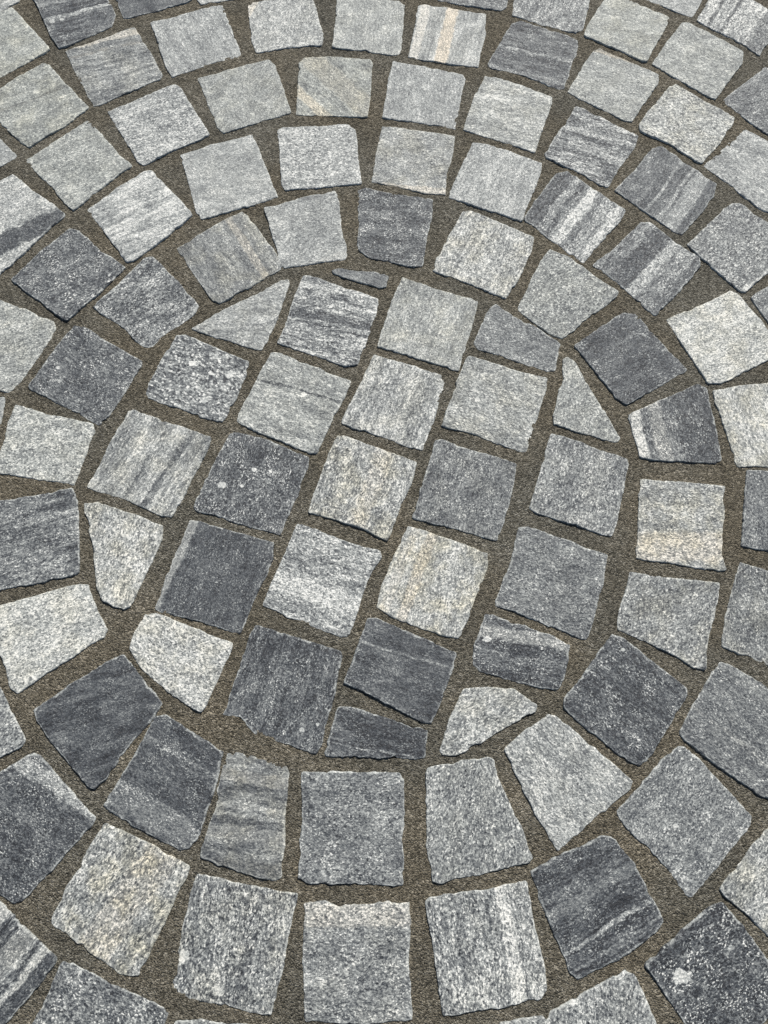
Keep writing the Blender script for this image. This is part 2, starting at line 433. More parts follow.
# one row per stone: name, label, group, outline in millimetres (x to the right, y away from the viewer, tops at z = 0),
# (tone, speckle, grain mm, foliation angle, foliation strength, warm, green, white spots, veins (place, half width, tone, warmth),
# large crystals (x mm, y mm, radius mm, tone))
GROUPS = ('setts of the centre disc', 'setts of the first ring', 'setts of the second ring', 'setts of the outer rings')
STONES = [
('sett', 'dark sett crossed by two thin white lines in the top left corner', 3, (-447.3,993.9,-435.4,971.1,-420.4,940.4,-408,911.4,-393.3,890.3,-384.3,892.8,-330.5,927.6,-327.5,948.3,-339.9,975.1,-355.6,1017.7), (0.24, 0.5, 1.6, 22, 0.5, 0, 0, 0, ((-0.12, 0.07, 0.8, 0), (0.3, 0.07, 0.55, 0)), ((-408.4, 934.2, 3.5, 0.75), (-396.0, 938.0, 2.5, 0.7)))),
('sett', 'smooth dark sett cut off by the top edge, beside the white-lined sett', 3, (-348,1021,-328.9,974.1,-316.1,942.6,-306.3,944.6,-236.7,972.5,-229.8,980.6,-247.5,1045.4), (0.27, 0.35, 1.4, 20, 0.2, 0, 0, 0, (), ())),
('sett', 'thin pale sliver of a sett at the top edge, left of centre', 3, (-235.9,1052,-223,977.7,-218.1,970.5,-189.4,977.2,-131.8,993.2,-148.5,1067), (0.705, 0.6, 1.6, 10, 0.1, 0.1, 0, 0, (), ())),
('sett', 'small pale corner of a sett at the very top left of the photo', 3, (-502.3,941.6,-478.1,951.6,-457.1,970.6,-456.1,978.5,-486.1,1033.3,-530.4,1007.4), (0.69, 0.5, 1.6, 28, 0.1, 0.15, 0, 0, (), ())),
('sett', 'pale grey-green sett below the corner sliver at the top left edge', 3, (-515.1,915,-477.7,949.3,-464.3,960.3,-443.2,934,-403.9,886.7,-416.1,876.8,-432.8,861.2,-460.8,838.5,-472.5,833.8), (0.66, 0.5, 1.7, 30, 0.15, 0.25, 0.4, 0, (), ())),
('sett', 'speckled grey sett with a creamy double line along its upper edge', 3, (-385.4,884.8,-355.1,898,-300.2,926.4,-293.2,912,-257.5,846,-260.3,839.3,-331.1,797.1,-338.9,793.7,-362.9,838.6), (0.52, 0.6, 1.6, 18, 0.45, 0.2, 0, 0, ((0.82, 0.1, 0.75, 0.5), (0.5, 0.05, 0.5, 0.4)), ())),
('sett', 'light bluish-grey plain sett near the top, right of the creamy-lined sett', 3, (-280.2,934.5,-243.6,948.3,-201.2,967.3,-189,969.3,-177.3,933.7,-161.1,890.3,-159.3,881.8,-194.8,868,-245.8,842.4,-253.4,857.3,-267.7,899.7), (0.62, 0.55, 1.9, 120, 0.15, 0, 0, 0, (), ())),
('sett', 'grey-green sett at the left edge with rounded lower corner and small white flecks', 3, (-460.7,816.5,-436.5,842.8,-410,862.8,-403.3,860.1,-376.1,827.3,-344.9,791.5,-368,763,-408.1,729.6,-418.7,733.6,-435.4,751.4,-461.2,774.7), (0.6, 0.55, 1.8, 28, 0.2, 0.25, 0.4, 0, ((0.15, 0.05, 0.4, 0.2),), ((-412.6, 815.2, 3, 0.8),))),
('sett', 'pale sett with coarse dark grey flecks in rows, left of top centre', 3, (-320.7,784.9,-278.5,809.9,-240.6,829.7,-233.9,824.3,-217.1,794.7,-192.3,751.5,-203.1,743,-234.3,726,-268.5,702.6,-276.4,709,-296.9,745.7), (0.66, 0.8, 1.8, 20, 0.35, 0, 0, 0, (), ())),
('sett', 'even grey-beige sett above the pale square sett, left of top centre', 3, (-212.1,841.3,-168.8,858.9,-123.4,873.9,-115.8,863.8,-106.1,832.1,-92.9,788.6,-98.2,784.8,-139,768.1,-175.2,753.9,-183.2,763.2,-199.2,805.8), (0.6, 0.55, 1.8, 60, 0.1, 0.2, 0.2, 0, (), ())),
('sett', 'small light grey corner of a sett at the left edge in the upper quarter', 3, (-485.3,712.2,-472,753.5,-445.7,739.4,-422.1,715.6,-425.1,709,-439.3,697.7,-460.6,682.4), (0.62, 0.5, 1.6, 30, 0.1, 0, 0, 0, (), ())),
('sett', 'light grey-green diamond-set sett left of the streaked white sett', 3, (-410.9,707.2,-377.2,739.3,-344.5,771.2,-337.9,767.1,-307.2,727.5,-282.4,701.4,-316.3,664.6,-344.2,635.1,-350.7,639.8,-376.2,671.2), (0.62, 0.6, 1.8, 28, 0.12, 0.1, 0.3, 0, (), ())),
('sett', 'very pale sett with soft white diagonal streaks in the upper left', 2, (-328.7,635.2,-296.9,667.3,-267.7,694,-259.9,695.1,-233.4,665.6,-203.9,629.5,-231.8,598.3,-265.3,565.5,-274.6,563.1,-283.4,574.5,-306,606.9), (0.71, 0.6, 1.6, 30, 0.5, 0, 0, 0, ((-0.15, 0.08, 0.84, 0),), ())),
('sett', "plain pale grey sett with even fine grain in second ring at eleven o'clock", 2, (-225.7,718.4,-186.4,737,-140.2,751.8,-131.2,732.6,-119.5,697,-104.7,657.4,-140.9,642.3,-193,624.8,-199.3,631.9,-212.6,678.3), (0.66, 0.5, 1.7, 15, 0.1, 0.05, 0, 0, (), ())),
('sett', 'white and grey sett with one broad black band at the left edge', 3, (-481.4,643.1,-453.9,665.3,-422.6,686.9,-390.3,658.7,-353,627.8,-377.9,596.7,-397,569.7,-419.3,542.3,-430.4,541.3,-463.4,581.9), (0.69, 0.7, 1.7, 32, 0.2, 0.05, 0, 0, ((-0.42, 0.2, 0.16, 0),), ())),
('sett', 'dark sett with dense white speckles in the second ring at upper left', 2, (-401.7,537.1,-375.1,575.9,-345.8,609.8,-334.8,605.7,-306.8,578.9,-275,555.4,-303.3,517.5,-333.1,484.1,-339.9,488.4,-374.2,515.1), (0.28, 0.8, 1.9, 32, 0.25, 0, 0, 0, (), ())),
('sett', 'grey sett with brownish tinge in first ring at half past ten', 1, (-217.7,582.1,-186,608.2,-146.5,635.9,-137.1,627.8,-119.3,599.5,-93.8,560.2,-98.2,554.2,-131.6,530.5,-164.3,508,-172.1,512.3,-197.2,547.9), (0.48, 0.6, 1.8, 120, 0.3, 0.35, 0, 0, ((-0.45, 0.1, 0.62, 0.5),), ())),
('sett', 'light grey tall sett left of the dark blue one in the first ring', 1, (-119.9,640.1,-78.8,655.2,-35.9,668.1,-32.2,658.3,-28.6,614.7,-20.8,573.4,-23.1,568.7,-57,562.9,-93.3,556.6,-99.6,569.4,-110.8,609), (0.6, 0.6, 1.8, 25, 0.1, 0.05, 0, 0, ((-0.9, 0.12, 0.75, 0.1),), ())),
('sett', 'pale sett with rough pitted face and a cream left edge, touching the top', 3, (-155.5,968.3,-149.6,974.5,-118.9,980,-71.1,986,-65.3,963,-54.4,918.6,-56.6,901,-98.5,896.2,-141.1,886.7,-146.2,902.2), (0.66, 0.7, 2.0, 70, 0.15, 0.1, 0, 0, ((0.9, 0.1, 0.8, 0.5),), ())),
('sett', 'pale squarish sett at the top edge, left of the pink-veined sett', 3, (-37.3,987.9,-39.4,945.5,-42.3,898.4,-3.3,892.2,40,885.6,46.5,889.8,49.4,935.5,52.7,974.7,45.7,982.5,1.1,987.6), (0.66, 0.5, 1.8, 85, 0.12, 0.1, 0.15, 0, (), ())),
('sett', 'pale sett with a pink vein and a white stripe at the top centre', 3, (71,973.2,79.1,976.5,121.2,968.3,161,960.6,158.4,925.9,150.9,890.6,146.7,865.9,100.3,873.6,55.9,883,62.3,918), (0.66, 0.5, 1.6, 78, 0.35, 0.1, 0, 0, ((0.05, 0.16, 0.84, 1.0), (0.78, 0.12, 0.84, 0.3)), ())),
('sett', 'thin dark speckled sliver of a sett at the top edge, right of centre', 3, (106.2,1054,97.2,984.8,139.4,974.7,181.6,968.4,189.5,973.4,198.5,1024.5,194.3,1069.1), (0.36, 0.8, 1.8, -15, 0.2, 0, 0, 0, (), ())),
('sett', 'dark blue-grey sett with short white dashes in rows near the top', 3, (159.5,872.4,175.9,908.6,194.9,944.5,207.2,949,248.2,932.5,280.2,917.7,279.9,904.8,267.1,869.8,255.3,832.9,247.8,831.1,203.1,854.4,161.4,866.7), (0.26, 0.6, 1.6, -15, 0.45, 0, 0, 0, ((0, 0.06, 0.6, 0), (-0.75, 0.06, 0.5, 0)), ())),
('sett', 'sett with a greenish diagonal band and rusty smear at its lower left', 3, (-84.7,868.9,-79.9,879.3,-55,880.9,5.3,877.5,8.8,870.7,7.4,831.3,3.1,782.1,-36.6,783.1,-86.6,785,-85.6,824.2), (0.56, 0.55, 1.8, -48, 0.35, 0.25, 0.4, 0, ((0.1, 0.22, 0.62, 0.35), (-0.6, 0.1, 0.75, 0.7)), ())),
('sett', 'light blue-grey square sett right of the greenish-banded one', 3, (36.3,872.9,78.4,864.6,126.3,854.7,128.2,847.4,120,805.7,112.6,765.2,71.9,773.6,21.9,781.4,24.1,798.7,28.6,831.7), (0.62, 0.55, 1.8, 85, 0.2, 0, 0, 0, (), ())),
('sett', 'pale sett with fine yellowish layered lines, below the dark dashed sett', 3, (154.6,851.9,187.2,842.9,238.3,818.7,237.4,807.7,224.9,772.3,209.6,729.8,170.8,744.9,122.5,763.7,127.3,778.8,138.8,817), (0.66, 0.65, 1.7, -12, 0.35, 0.15, 0.15, 0, (), ())),
('sett', 'pale sett with salt-and-pepper grain and rounded corners in second ring at noon', 2, (-107.3,759.1,-100.4,763.5,-61.2,766.2,-21.9,768.9,-12.7,761.6,-10.1,739.6,-5.1,678.5,-51.2,671.9,-95.9,667.3,-100.3,677.2,-104.1,717.6), (0.67, 0.8, 2.0, 5, 0.15, 0.0, 0, 0, (), ())),
('sett', 'beige-grey sett with a crumbly cream lower edge, above the dark blue one', 2, (20.9,768,63.3,761.8,111.7,753.5,108,731,99.3,694.9,97.4,662.3,69.3,665.5,41.2,674.1,7.8,681.1,13.2,719.3), (0.58, 0.7, 1.7, -5, 0.15, 0.3, 0, 0, ((-0.92, 0.12, 0.75, 0.5),), ())),
('sett', 'pale sett with faint upright streaks, left of the black-and-white striped sett', 2, (133.2,741.8,143.6,743,178.1,729.4,216.6,711.8,214.4,699,202.6,666.1,186.6,626.7,177.9,628,144.7,641.8,101.3,658.9,103.7,669.9,115.8,700.2), (0.66, 0.6, 1.7, 65, 0.25, 0, 0, 0, (), ())),
('sett', "dark blue sett at twelve o'clock in the first ring, speckled white", 1, (-9.1,668.4,1,672,41.1,661.6,81.1,655.7,79.7,635.2,71.5,596.8,65.9,560.3,55.1,559.3,4.8,571.8,-9.6,584.2,-7.8,624.5), (0.26, 0.8, 1.7, -5, 0.3, 0, 0, 0, (), ())),
('sett', "beige sett with rough dark upright flecks in first ring at one o'clock", 1, (117.3,638,128.5,638.2,163.5,620.6,199.2,601.9,194.6,581.5,180.8,551.3,168.9,528.5,161.3,516.7,123.8,534.9,78.2,554,80.3,561.9,99.3,604.2), (0.64, 0.85, 1.9, 62, 0.35, 0.35, 0, 0, (), ())),
('sett', 'grey and white sett at the top edge, above the dark dashed one', 3, (209,1024.7,195.8,959.6,234.7,942.3,278,928.3,288.3,933.3,302.8,992.5,298.3,1026.8,256.5,1048.1), (0.48, 0.85, 1.9, 60, 0.4, 0, 0, 0, (), ())),
('sett', 'light grey-green sett at the top edge, right of centre', 3, (324.9,994.9,354.4,994.3,377.5,978.8,407.9,961.1,402.8,945.9,382.6,909.8,368.2,882.1,361.6,882,324.4,904.5,289.6,923.8,294.8,940.6), (0.64, 0.55, 1.7, -15, 0.15, 0.25, 0.35, 0, (), ())),
('sett', 'pale triangle tip of a sett at the top edge beside the striped corner sett', 3, (368.5,998.3,404.7,978.1,438.5,960.5,450.4,980.4,471.5,1030.9,397.5,1067.6), (0.67, 0.6, 1.8, -20, 0.15, 0, 0, 0, (), ())),
('sett', 'white sett with narrow black stripes in the top right corner', 3, (444.5,954.6,459.5,980.6,477.9,1012.1,492.8,1018.7,525.7,994.4,557.6,967.3,560.1,951,529.5,909.7,519,894.8,499.1,915,462.5,939.3), (0.66, 0.95, 2.0, 58, 0.3, 0.05, 0, 0, ((0.62, 0.07, 0.16, 0), (0.25, 0.07, 0.16, 0), (-0.75, 0.3, 0.35, 0)), ())),
('sett', 'plain light grey sett with rounded corners in the upper right', 3, (375.1,877.6,398.7,914.2,422.4,948.1,432.5,949.5,464.9,925,497.3,898.5,493.4,879.8,471.3,850.8,448.9,818.5,440,822.2,405.8,850.8), (0.62, 0.6, 1.8, -30, 0.1, 0.1, 0.25, 0, (), ())),
('sett', 'dark speckled sett cut off by the right edge in the upper right', 3, (457.9,815.3,487.4,842.6,523.2,872.9,550.9,855.1,575.8,824.5,547.8,790.9,513.9,757,506.5,763.3,482.8,787.2), (0.34, 0.8, 1.8, 35, 0.15, 0, 0, 0, (), ())),
('sett', 'light grey sett with a small rusty stain on its top corner', 3, (259.6,827.4,278.7,863.2,299.5,898.2,307.3,901.2,343.8,879.9,380.5,857.7,377.9,843.5,357.6,812.5,336.7,779.4,328.4,780.9,292.5,804.2), (0.62, 0.6, 1.8, -20, 0.1, 0.1, 0.2, 0, ((0.95, 0.13, 0.6, 0.9),), ())),
('sett', 'cream sett with coarse black mica spots in the upper right', 3, (345.6,775.8,365.2,804.4,393.6,841,401.4,843.9,435.3,813.8,469.5,789.7,463.6,774.4,442.3,746.3,416.7,714.6,408.9,718.6,379,745.4,345.6,765.1), (0.62, 0.9, 2.0, -30, 0.1, 0.3, 0.1, 0, (), ())),
('sett', 'dark sett with thin wavy white layering in the third ring', 3, (221.9,727.4,244.5,764.6,267.6,801.6,275.1,800.1,307,778.9,341.7,756.5,336.4,739.5,314.1,708,295.2,677.3,285.4,681.2,253.9,704.7,223.5,721.2), (0.42, 0.9, 1.8, -18, 0.75, 0, 0, 0, ((0.3, 0.08, 0.7, 0),), ())),
('sett', 'light grey sett at the right edge with faint long streaks, upper quarter', 3, (418.2,711,450,741.2,480.1,770.9,510.1,747.3,543.4,721.6,520,685.3,488.5,641.9,474.7,649.6,445.3,684.3), (0.6, 0.65, 1.8, -35, 0.25, 0, 0, 0, (), ())),
('sett', 'dark grey sett with lighter parallel bands and thin white line in third ring', 3, (304,671.4,332.3,704.2,359.3,738.8,369.9,740,399.6,711.8,429.9,683.1,423.9,664.9,401.4,636.4,377.3,608.5,369.6,610.9,337.1,640.6), (0.3, 0.6, 1.8, 55, 0.3, 0, 0, 0, ((-0.5, 0.18, 0.6, 0), (0.12, 0.05, 0.65, 0), (-0.22, 0.05, 0.65, 0)), ())),
('sett', "boldly black-and-white striped sett in the second ring at one o'clock", 2, (189.2,629.1,209.5,661.3,232.7,696.7,247.3,699.5,275.7,674.6,313.1,642.8,305.4,628,280.1,596.6,255.5,567.2,245.6,574.1,217,600.6), (0.5, 0.9, 2.0, 55, 0.4, 0, 0, 0, ((0.75, 0.2, 0.16, 0), (0.28, 0.09, 0.16, 0), (-0.05, 0.13, 0.84, 0), (-0.3, 0.08, 0.35, 0), (-0.55, 0.08, 0.6, 0), (-0.8, 0.1, 0.75, 0)), ())),
('sett', 'grey sett with a broad dark band left of its middle in second ring', 2, (266.2,563.6,299.7,594.4,330.4,624.9,340,624.5,364.2,599.8,392.5,574.1,393.6,562.5,362.5,527.8,331.3,495.8,322.5,502.9,293.7,538.6), (0.42, 0.8, 1.9, 48, 0.4, 0, 0, 0, ((0.3, 0.25, 0.16, 0), (-0.1, 0.13, 0.66, 0), (-0.85, 0.16, 0.25, 0)), ())),
('sett', 'mottled grey sett at the right edge, above the near-white sett', 3, (381.3,593.8,411.6,623.4,444.7,654.2,454.8,653.3,481.1,627.6,506.8,601.3,506.6,589.4,477.6,560.9,440.6,528,434.8,528.9,409.9,558), (0.44, 0.9, 2.0, 40, 0.15, 0.05, 0, 0, ((-1, 0.15, 0.8, 0),), ())),
('sett', 'pale grey sett at the left edge above the salt-and-pepper one', 2, (-442.2,522.1,-410.8,511.3,-379.2,497.6,-346,483.6,-343,475,-354,447.5,-373.5,407.1,-379.3,398.1,-384.2,394.9,-415.8,404,-438.5,455.4), (0.62, 0.7, 1.8, 20, 0.12, 0.2, 0.2, 0, (), ())),
('sett', "dark blue-grey sett with fine white pepper in first ring at ten o'clock", 1, (-363.9,402.2,-345.6,439.2,-324.2,477.3,-313.9,477.4,-282.1,455.5,-243.5,433.5,-246.3,425.3,-264,386.6,-282,355.7,-291.2,360,-314.1,374.5,-361.7,399), (0.26, 0.75, 1.7, -28, 0.1, 0, 0, 0.3, (), ((-335.0, 424.4, 1.8, 0.75), (-267.1, 437.1, 1.8, 0.7)))),
('sett', 'dark sett with many white streaks in first ring at half past ten', 1, (-307.2,502.5,-278,536.8,-254.4,567,-244.6,568.9,-215.3,537.4,-187.7,504.3,-191.5,495.5,-217.5,471.6,-237.7,450.3,-247.1,453.2,-277.5,481.9), (0.36, 0.9, 1.9, 35, 0.5, 0, 0, 0, (), ())),
('cut_sett', 'pale wedge-shaped cut sett at the upper left of the centre disc', 0, (-193.7,474.8,-170.7,491.3,-124.3,521.6,-95.8,538.4,-87.8,539.8,-86.9,534,-97.9,491.9,-109.6,459.5,-114.7,448.1,-120.2,448.9,-184.2,470.5), (0.62, 0.6, 1.8, 12, 0.25, 0.15, 0, 0, (), ())),
('sett', 'sett with coarse grey and white crystal clumps, in the centre disc', 0, (-238.1,394.7,-234,408.9,-222,437.8,-209.7,466.1,-200.5,466.6,-168.1,450.7,-128.6,432.9,-129.1,419.7,-140.7,387.1,-152.3,359.3,-162.4,361.2,-199,375.7,-233.9,388.7), (0.42, 1.0, 2.8, -25, 0.05, 0, 0, 0.6, (), ((-189.1, 431.3, 4, 0.88), (-147.8, 416.7, 4, 0.75), (-199.0, 376.5, 5, 0.7), (-172.9, 386.2, 4, 0.72)))),
('sett', 'tiny pale sliver of a sett at the left edge', 2, (-419.3,382,-387.8,388.5,-386.1,384.1,-386.5,370.3,-387.2,356.6,-414.1,350.7), (0.6, 0.5, 1.6, 0, 0.05, 0.1, 0, 0, (), ())),
('sett', "pale grainy sett beside the left edge in the first ring, nine o'clock", 1, (-386.2,305.1,-381.9,322,-378.7,358.5,-373.7,379,-336.1,367.3,-289.9,357.7,-286.5,349.1,-292.1,327.9,-301.1,287.8,-329.8,293.3,-378.6,300.7), (0.67, 0.75, 2.0, 10, 0.08, 0.15, 0.2, 0, (), ())),
('sett', 'wide pale grey sett with upright dark streaks at left of centre disc', 0, (-287.2,285.9,-277.2,312.8,-265,345.3,-253.7,371.9,-246.7,373.1,-204.6,357.1,-164,341.7,-164.2,334,-180.5,294.2,-197.8,251.8,-213.3,255.7,-243.7,272,-277.1,281.2), (0.6, 0.65, 1.7, 62, 0.5, 0.25, 0, 0, ((-0.35, 0.06, 0.25, 0),), ())),
('sett', 'blue-grey sett with fine light streaks at the left edge of first ring', 1, (-393.6,266.5,-341.1,276.4,-303,284.1,-295.7,272,-289.2,229.1,-284.4,194.4,-288.4,192,-328,182.6,-359.9,177.6,-379.1,176), (0.38, 0.75, 1.7, 15, 0.5, 0, 0, 0, (), ())),
('sett', "dark speckled square sett with white dots, left of the centre disc's middle", 0, (-175.9,263,-162.2,303.6,-143.8,345.6,-136.8,347.6,-104.6,339.1,-59.7,320,-61.4,305.6,-77.3,257.5,-86.7,233.8,-112.4,241.3,-159.1,256.8,-172.9,259.3), (0.24, 0.85, 1.7, 70, 0.1, 0, 0, 0.4, (), ((-148.7, 287.9, 3.5, 0.8), (-116.4, 304.8, 2.2, 0.9), (-128.0, 286.8, 2, 0.85)))),
('cut_sett', 'narrow cream and grey cut sett at the left rim of the centre disc', 0, (-288.1,267.7,-275.6,268.4,-245.7,258.2,-205.6,243.9,-205.6,229,-217.9,194.3,-230.9,158.9,-237.1,156.3,-257.6,165.6,-264.7,177.4,-273.3,218.5,-283,250.3), (0.66, 0.85, 2.0, 70, 0.1, 0.4, 0, 0, (), ())),
('sett', 'pale sett with wavy dark grey layers at the top of the centre disc', 0, (-70.8,545.4,-64.3,546.4,-25.8,531.3,15.3,515.6,13,497,0.9,462.3,-8.3,430.6,-23,428.5,-47,438.8,-97.3,456.6,-87.2,487.6,-80.7,518.4), (0.52, 0.9, 1.9, -12, 0.75, 0, 0, 0, ((0.05, 0.1, 0.2, 0), (0.75, 0.08, 0.84, 0)), ())),
('cut_sett', 'thin dark splinter of a cut sett at the top of the centre disc', 0, (-38.3,553.9,-31.8,556.2,-6.8,552.8,22.1,549,27.1,545.4,23.9,531.8,16.2,530.3,-10.6,539.1,-37.5,550.2), (0.4, 0.5, 1.5, -10, 0.2, 0, 0, 0, (), ())),
('sett', 'pale beige sett right of the dark splinter in the centre disc', 0, (43.2,544.1,81.3,528.6,128.5,513.4,125.9,497.9,112.7,456.6,103.2,422.9,94.8,424.9,56.3,439.4,13.9,453.9,18.8,473.2,31.3,514.8), (0.62, 0.6, 1.8, 68, 0.25, 0.25, 0.15, 0, (), ())),
('cut_sett', 'low grey five-sided cut sett at upper right of the centre disc', 0, (143.4,504.6,149.3,509.1,167.5,493.8,196.6,475.6,217.8,457.3,214.7,442.4,210.4,425.5,202,423.4,163.9,437,126.7,451.2,122.1,458,130.7,480.4), (0.42, 0.7, 1.7, -25, 0.2, 0, 0, 0, (), ())),
('sett', 'pale sett with one thin dark horizontal line, in the upper centre disc', 0, (-104.2,444.8,-95,444.8,-57.8,428.3,-15.5,409.9,-21.6,393.6,-38.4,355.7,-51,324.6,-59.1,324.6,-87.6,336.8,-116.4,349.6,-137.5,360.5,-135.8,369.2,-119.2,409.5), (0.62, 0.65, 1.8, -17, 0.3, 0.1, 0.2, 0.1, ((0.28, 0.045, 0.16, 0),), ((-67.5, 392.6, 3.2, 0.9),))),
('sett', 'pale sett with upright grey streaks in the middle of the centre disc', 0, (10.1,442,48.8,429.7,88.2,415.8,88.6,406.3,76.6,371.9,61,327.9,46.9,332.5,8,346,-24.9,358.9,-21.4,369.6,-6.4,403.8), (0.62, 0.75, 1.8, 68, 0.45, 0.2, 0, 0, (), ())),
('sett', 'pale beige sett with dark lower rim, right of middle in centre disc', 0, (112.8,440.9,123.2,440.6,163.1,424.5,200.2,414.7,198.4,400.7,184.4,360.3,172,326.2,165.9,326.2,146.8,334.7,111.7,348.3,81.5,356,87.5,373.9), (0.6, 0.75, 1.8, -20, 0.15, 0.25, 0.1, 0, (), ((121.8, 387.3, 3, 0.85),))),
('sett', 'grey sett with creamy centre streak at the middle of the centre disc', 0, (-30.1,344.7,-20.5,343.2,15,328.6,54.3,313.4,50.4,294.5,33.5,257.5,22.9,227.7,16.1,230.6,-9.4,243.1,-58.2,257.5,-57.6,263,-44.6,303.7), (0.56, 0.9, 1.9, 70, 0.35, 0.5, 0, 0, ((-0.2, 0.2, 0.66, 0.25),), ())),
('sett', 'mid grey sett with short pale scratches, right of the cream-centred sett', 0, (75.6,338.4,82.7,339.2,121.3,325,161.8,312.8,156.8,294.6,143.6,250.2,134.4,228.7,123.6,230.5,86.3,241.2,48.9,252.1,51.9,263,63.9,302), (0.36, 0.75, 1.8, 65, 0.2, 0.1, 0, 0, (), ())),
('sett', 'grey pepper-and-salt diamond-set sett in first ring at half past one', 1, (175.1,504.8,193.2,545.5,211.3,578,217.7,585.1,236.7,575.9,263.8,550.7,291.7,526.8,287.8,519.5,254.3,492.2,221.4,464.6,212.3,468,175.5,500.4), (0.52, 0.8, 2.0, 35, 0.05, 0.1, 0.25, 0, (), ())),
('sett', "dark slate sett with clipped corner in first ring at two o'clock", 1, (235.8,456.1,264.4,479.1,295.2,499.1,306.8,500.1,331.2,464.4,359,426.3,323.7,404.5,286.1,383.5,274.1,390.8,258.3,417.4,240.6,446.7), (0.2, 0.55, 1.7, 30, 0.2, 0, 0, 0.15, (), ())),
('cut_sett', 'small triangular grey cut sett at the right rim of the centre disc', 0, (220,438.2,226.2,441.6,233.9,434.9,242.3,413.2,258.1,378.6,273.3,342.8,270.3,338.5,264.9,338.9,233.4,348.6,203.5,358.4,203.6,368.3,209.6,388.5,219,413.1), (0.58, 0.75, 1.8, 50, 0.1, 0.15, 0.2, 0, (), ())),
('sett', 'near-white sett with tiny dark flecks close to the right edge', 2, (343.3,490.6,383.1,508.7,423.2,529.2,430.6,527,448.9,495.8,463.2,467.4,454.9,441.6,423.7,424.5,393.1,408.5,380.2,409.7,363.1,447.5), (0.76, 0.75, 1.7, 22, 0.25, 0.3, 0.1, 0, (), ())),
('sett', 'half dark half pale grey sett in first ring at half past two', 1, (285.8,370.6,325.4,388.9,368.7,407.6,376.3,403.5,379.7,368.9,380.4,317.8,373.2,313.1,334.1,315.8,305.5,316.9,293.5,321.5,288.4,348.7), (0.32, 0.8, 1.8, 95, 0.3, 0.05, 0, 0, ((-0.45, 0.42, 0.16, 0), (0.85, 0.12, 0.75, 0.1), (0.4, 0.15, 0.5, 0.15)), ((290.8, 337.8, 6, 0.85), (286.2, 326.1, 4, 0.8)))),
('sett', 'pale yellowish sett at the right edge, below the near-white one', 2, (383.3,400.2,398.1,404.4,468.3,411,471.1,365.2,470.3,312.1,433.8,309.4,395.9,308.9,393.8,329.4), (0.7, 0.7, 1.9, 95, 0.12, 0.5, 0, 0, (), ())),
('sett', "grey sett with even dark and light grains at centre disc's right side", 0, (200.1,347.3,211.4,344.6,278.8,317.6,279.2,311.8,271.4,283.4,260.4,246.6,253,232.1,236.8,236.5,206.8,248.4,174.6,258.6,169.7,263,184.8,302.2), (0.46, 0.85, 1.9, 65, 0.1, 0.1, 0, 0.1, (), ())),
('sett', "sett with beige and peach lower half in first ring at three o'clock", 1, (290.5,295.5,302.7,294,341.3,290.2,380,287.3,374.2,253.8,365.5,224.9,366,196.6,360.6,194.9,318.8,201.9,276.8,208,283.4,250.2), (0.58, 0.85, 1.8, 0, 0.3, 0.5, 0, 0, ((-0.5, 0.3, 0.7, 0.45),), ())),
('sett', 'dark grey sett cut off by the right edge at mid height', 2, (406.4,305.1,439.9,303.3,475,298.7,467.4,250.2,456,208.8,424.1,214.1,386.5,221.3,394.8,257.5), (0.34, 0.7, 1.8, 80, 0.1, 0, 0, 0, (), ())),
('sett', 'small dark corner of a sett at the right edge, right of the near-white one', 3, (447.1,520.4,467.1,534.1,499.5,550.5,511.2,487.4,484.3,467.5,461,487.9), (0.4, 0.7, 1.8, 40, 0.1, 0, 0, 0, (), ())),
('sett', "near-white sett with clipped corner in first ring at eight o'clock", 1, (-375.7,155.1,-357.4,161.6,-320.1,172.2,-282.3,182.5,-274.1,182.1,-265,159.7,-251.2,136.6,-253,130.2,-291.9,103.8,-328.4,77.8,-334.3,81.5,-350.5,116.1,-367.2,141.9), (0.76, 0.75, 1.9, 25, 0.1, 0.25, 0.1, 0, (), ())),
('sett', 'large smooth dark slate sett in the first ring at half past seven', 1, (-311.8,61.5,-280,84.3,-244.8,107.7,-232.6,112.4,-214.9,93.3,-192.1,66.9,-200.2,53.2,-215.4,33.8,-230,11.9,-245.8,-9.6,-250.5,-8.2,-269.3,10.7,-295.8,38.8), (0.19, 0.4, 1.5, 15, 0.3, 0, 0, 0, (), ())),
('cut_sett', 'pale five-sided cut sett at the lower left of the centre disc', 0, (-215.7,152.9,-201,151.9,-164.2,137.3,-129.5,123.2,-130.6,115.1,-141.7,86.7,-154,59,-161.9,60.6,-188.4,79.2,-215.7,101.2,-227.5,118.8,-225,131.7), (0.72, 0.85, 2.0, -25, 0.25, 0.3, 0, 0, (), ())),
('sett', 'dark slate square sett with pale left edge in the left centre disc', 0, (-179,249.2,-168.7,248.2,-130.8,236,-91.8,226.1,-93.2,208.5,-107.5,170.9,-122,134.5,-131.8,136.2,-164.9,146.1,-201.2,154.5,-206.1,157.8,-197.8,191.5,-187,222.6), (0.19, 0.5, 1.6, 70, 0.2, 0, 0, 0, ((0.95, 0.14, 0.6, 0.1),), ())),
('sett', 'black-and-white grained corner of a sett at the left edge, lower half', 2, (-366.4,97.3,-345.2,81.6,-329.1,57.1,-315.3,36,-316,30.1,-335.9,20.5,-353,14.3), (0.5, 0.95, 2.0, 30, 0.1, 0.1, 0, 0, ((0.9, 0.2, 0.84, 0.2),), ())),
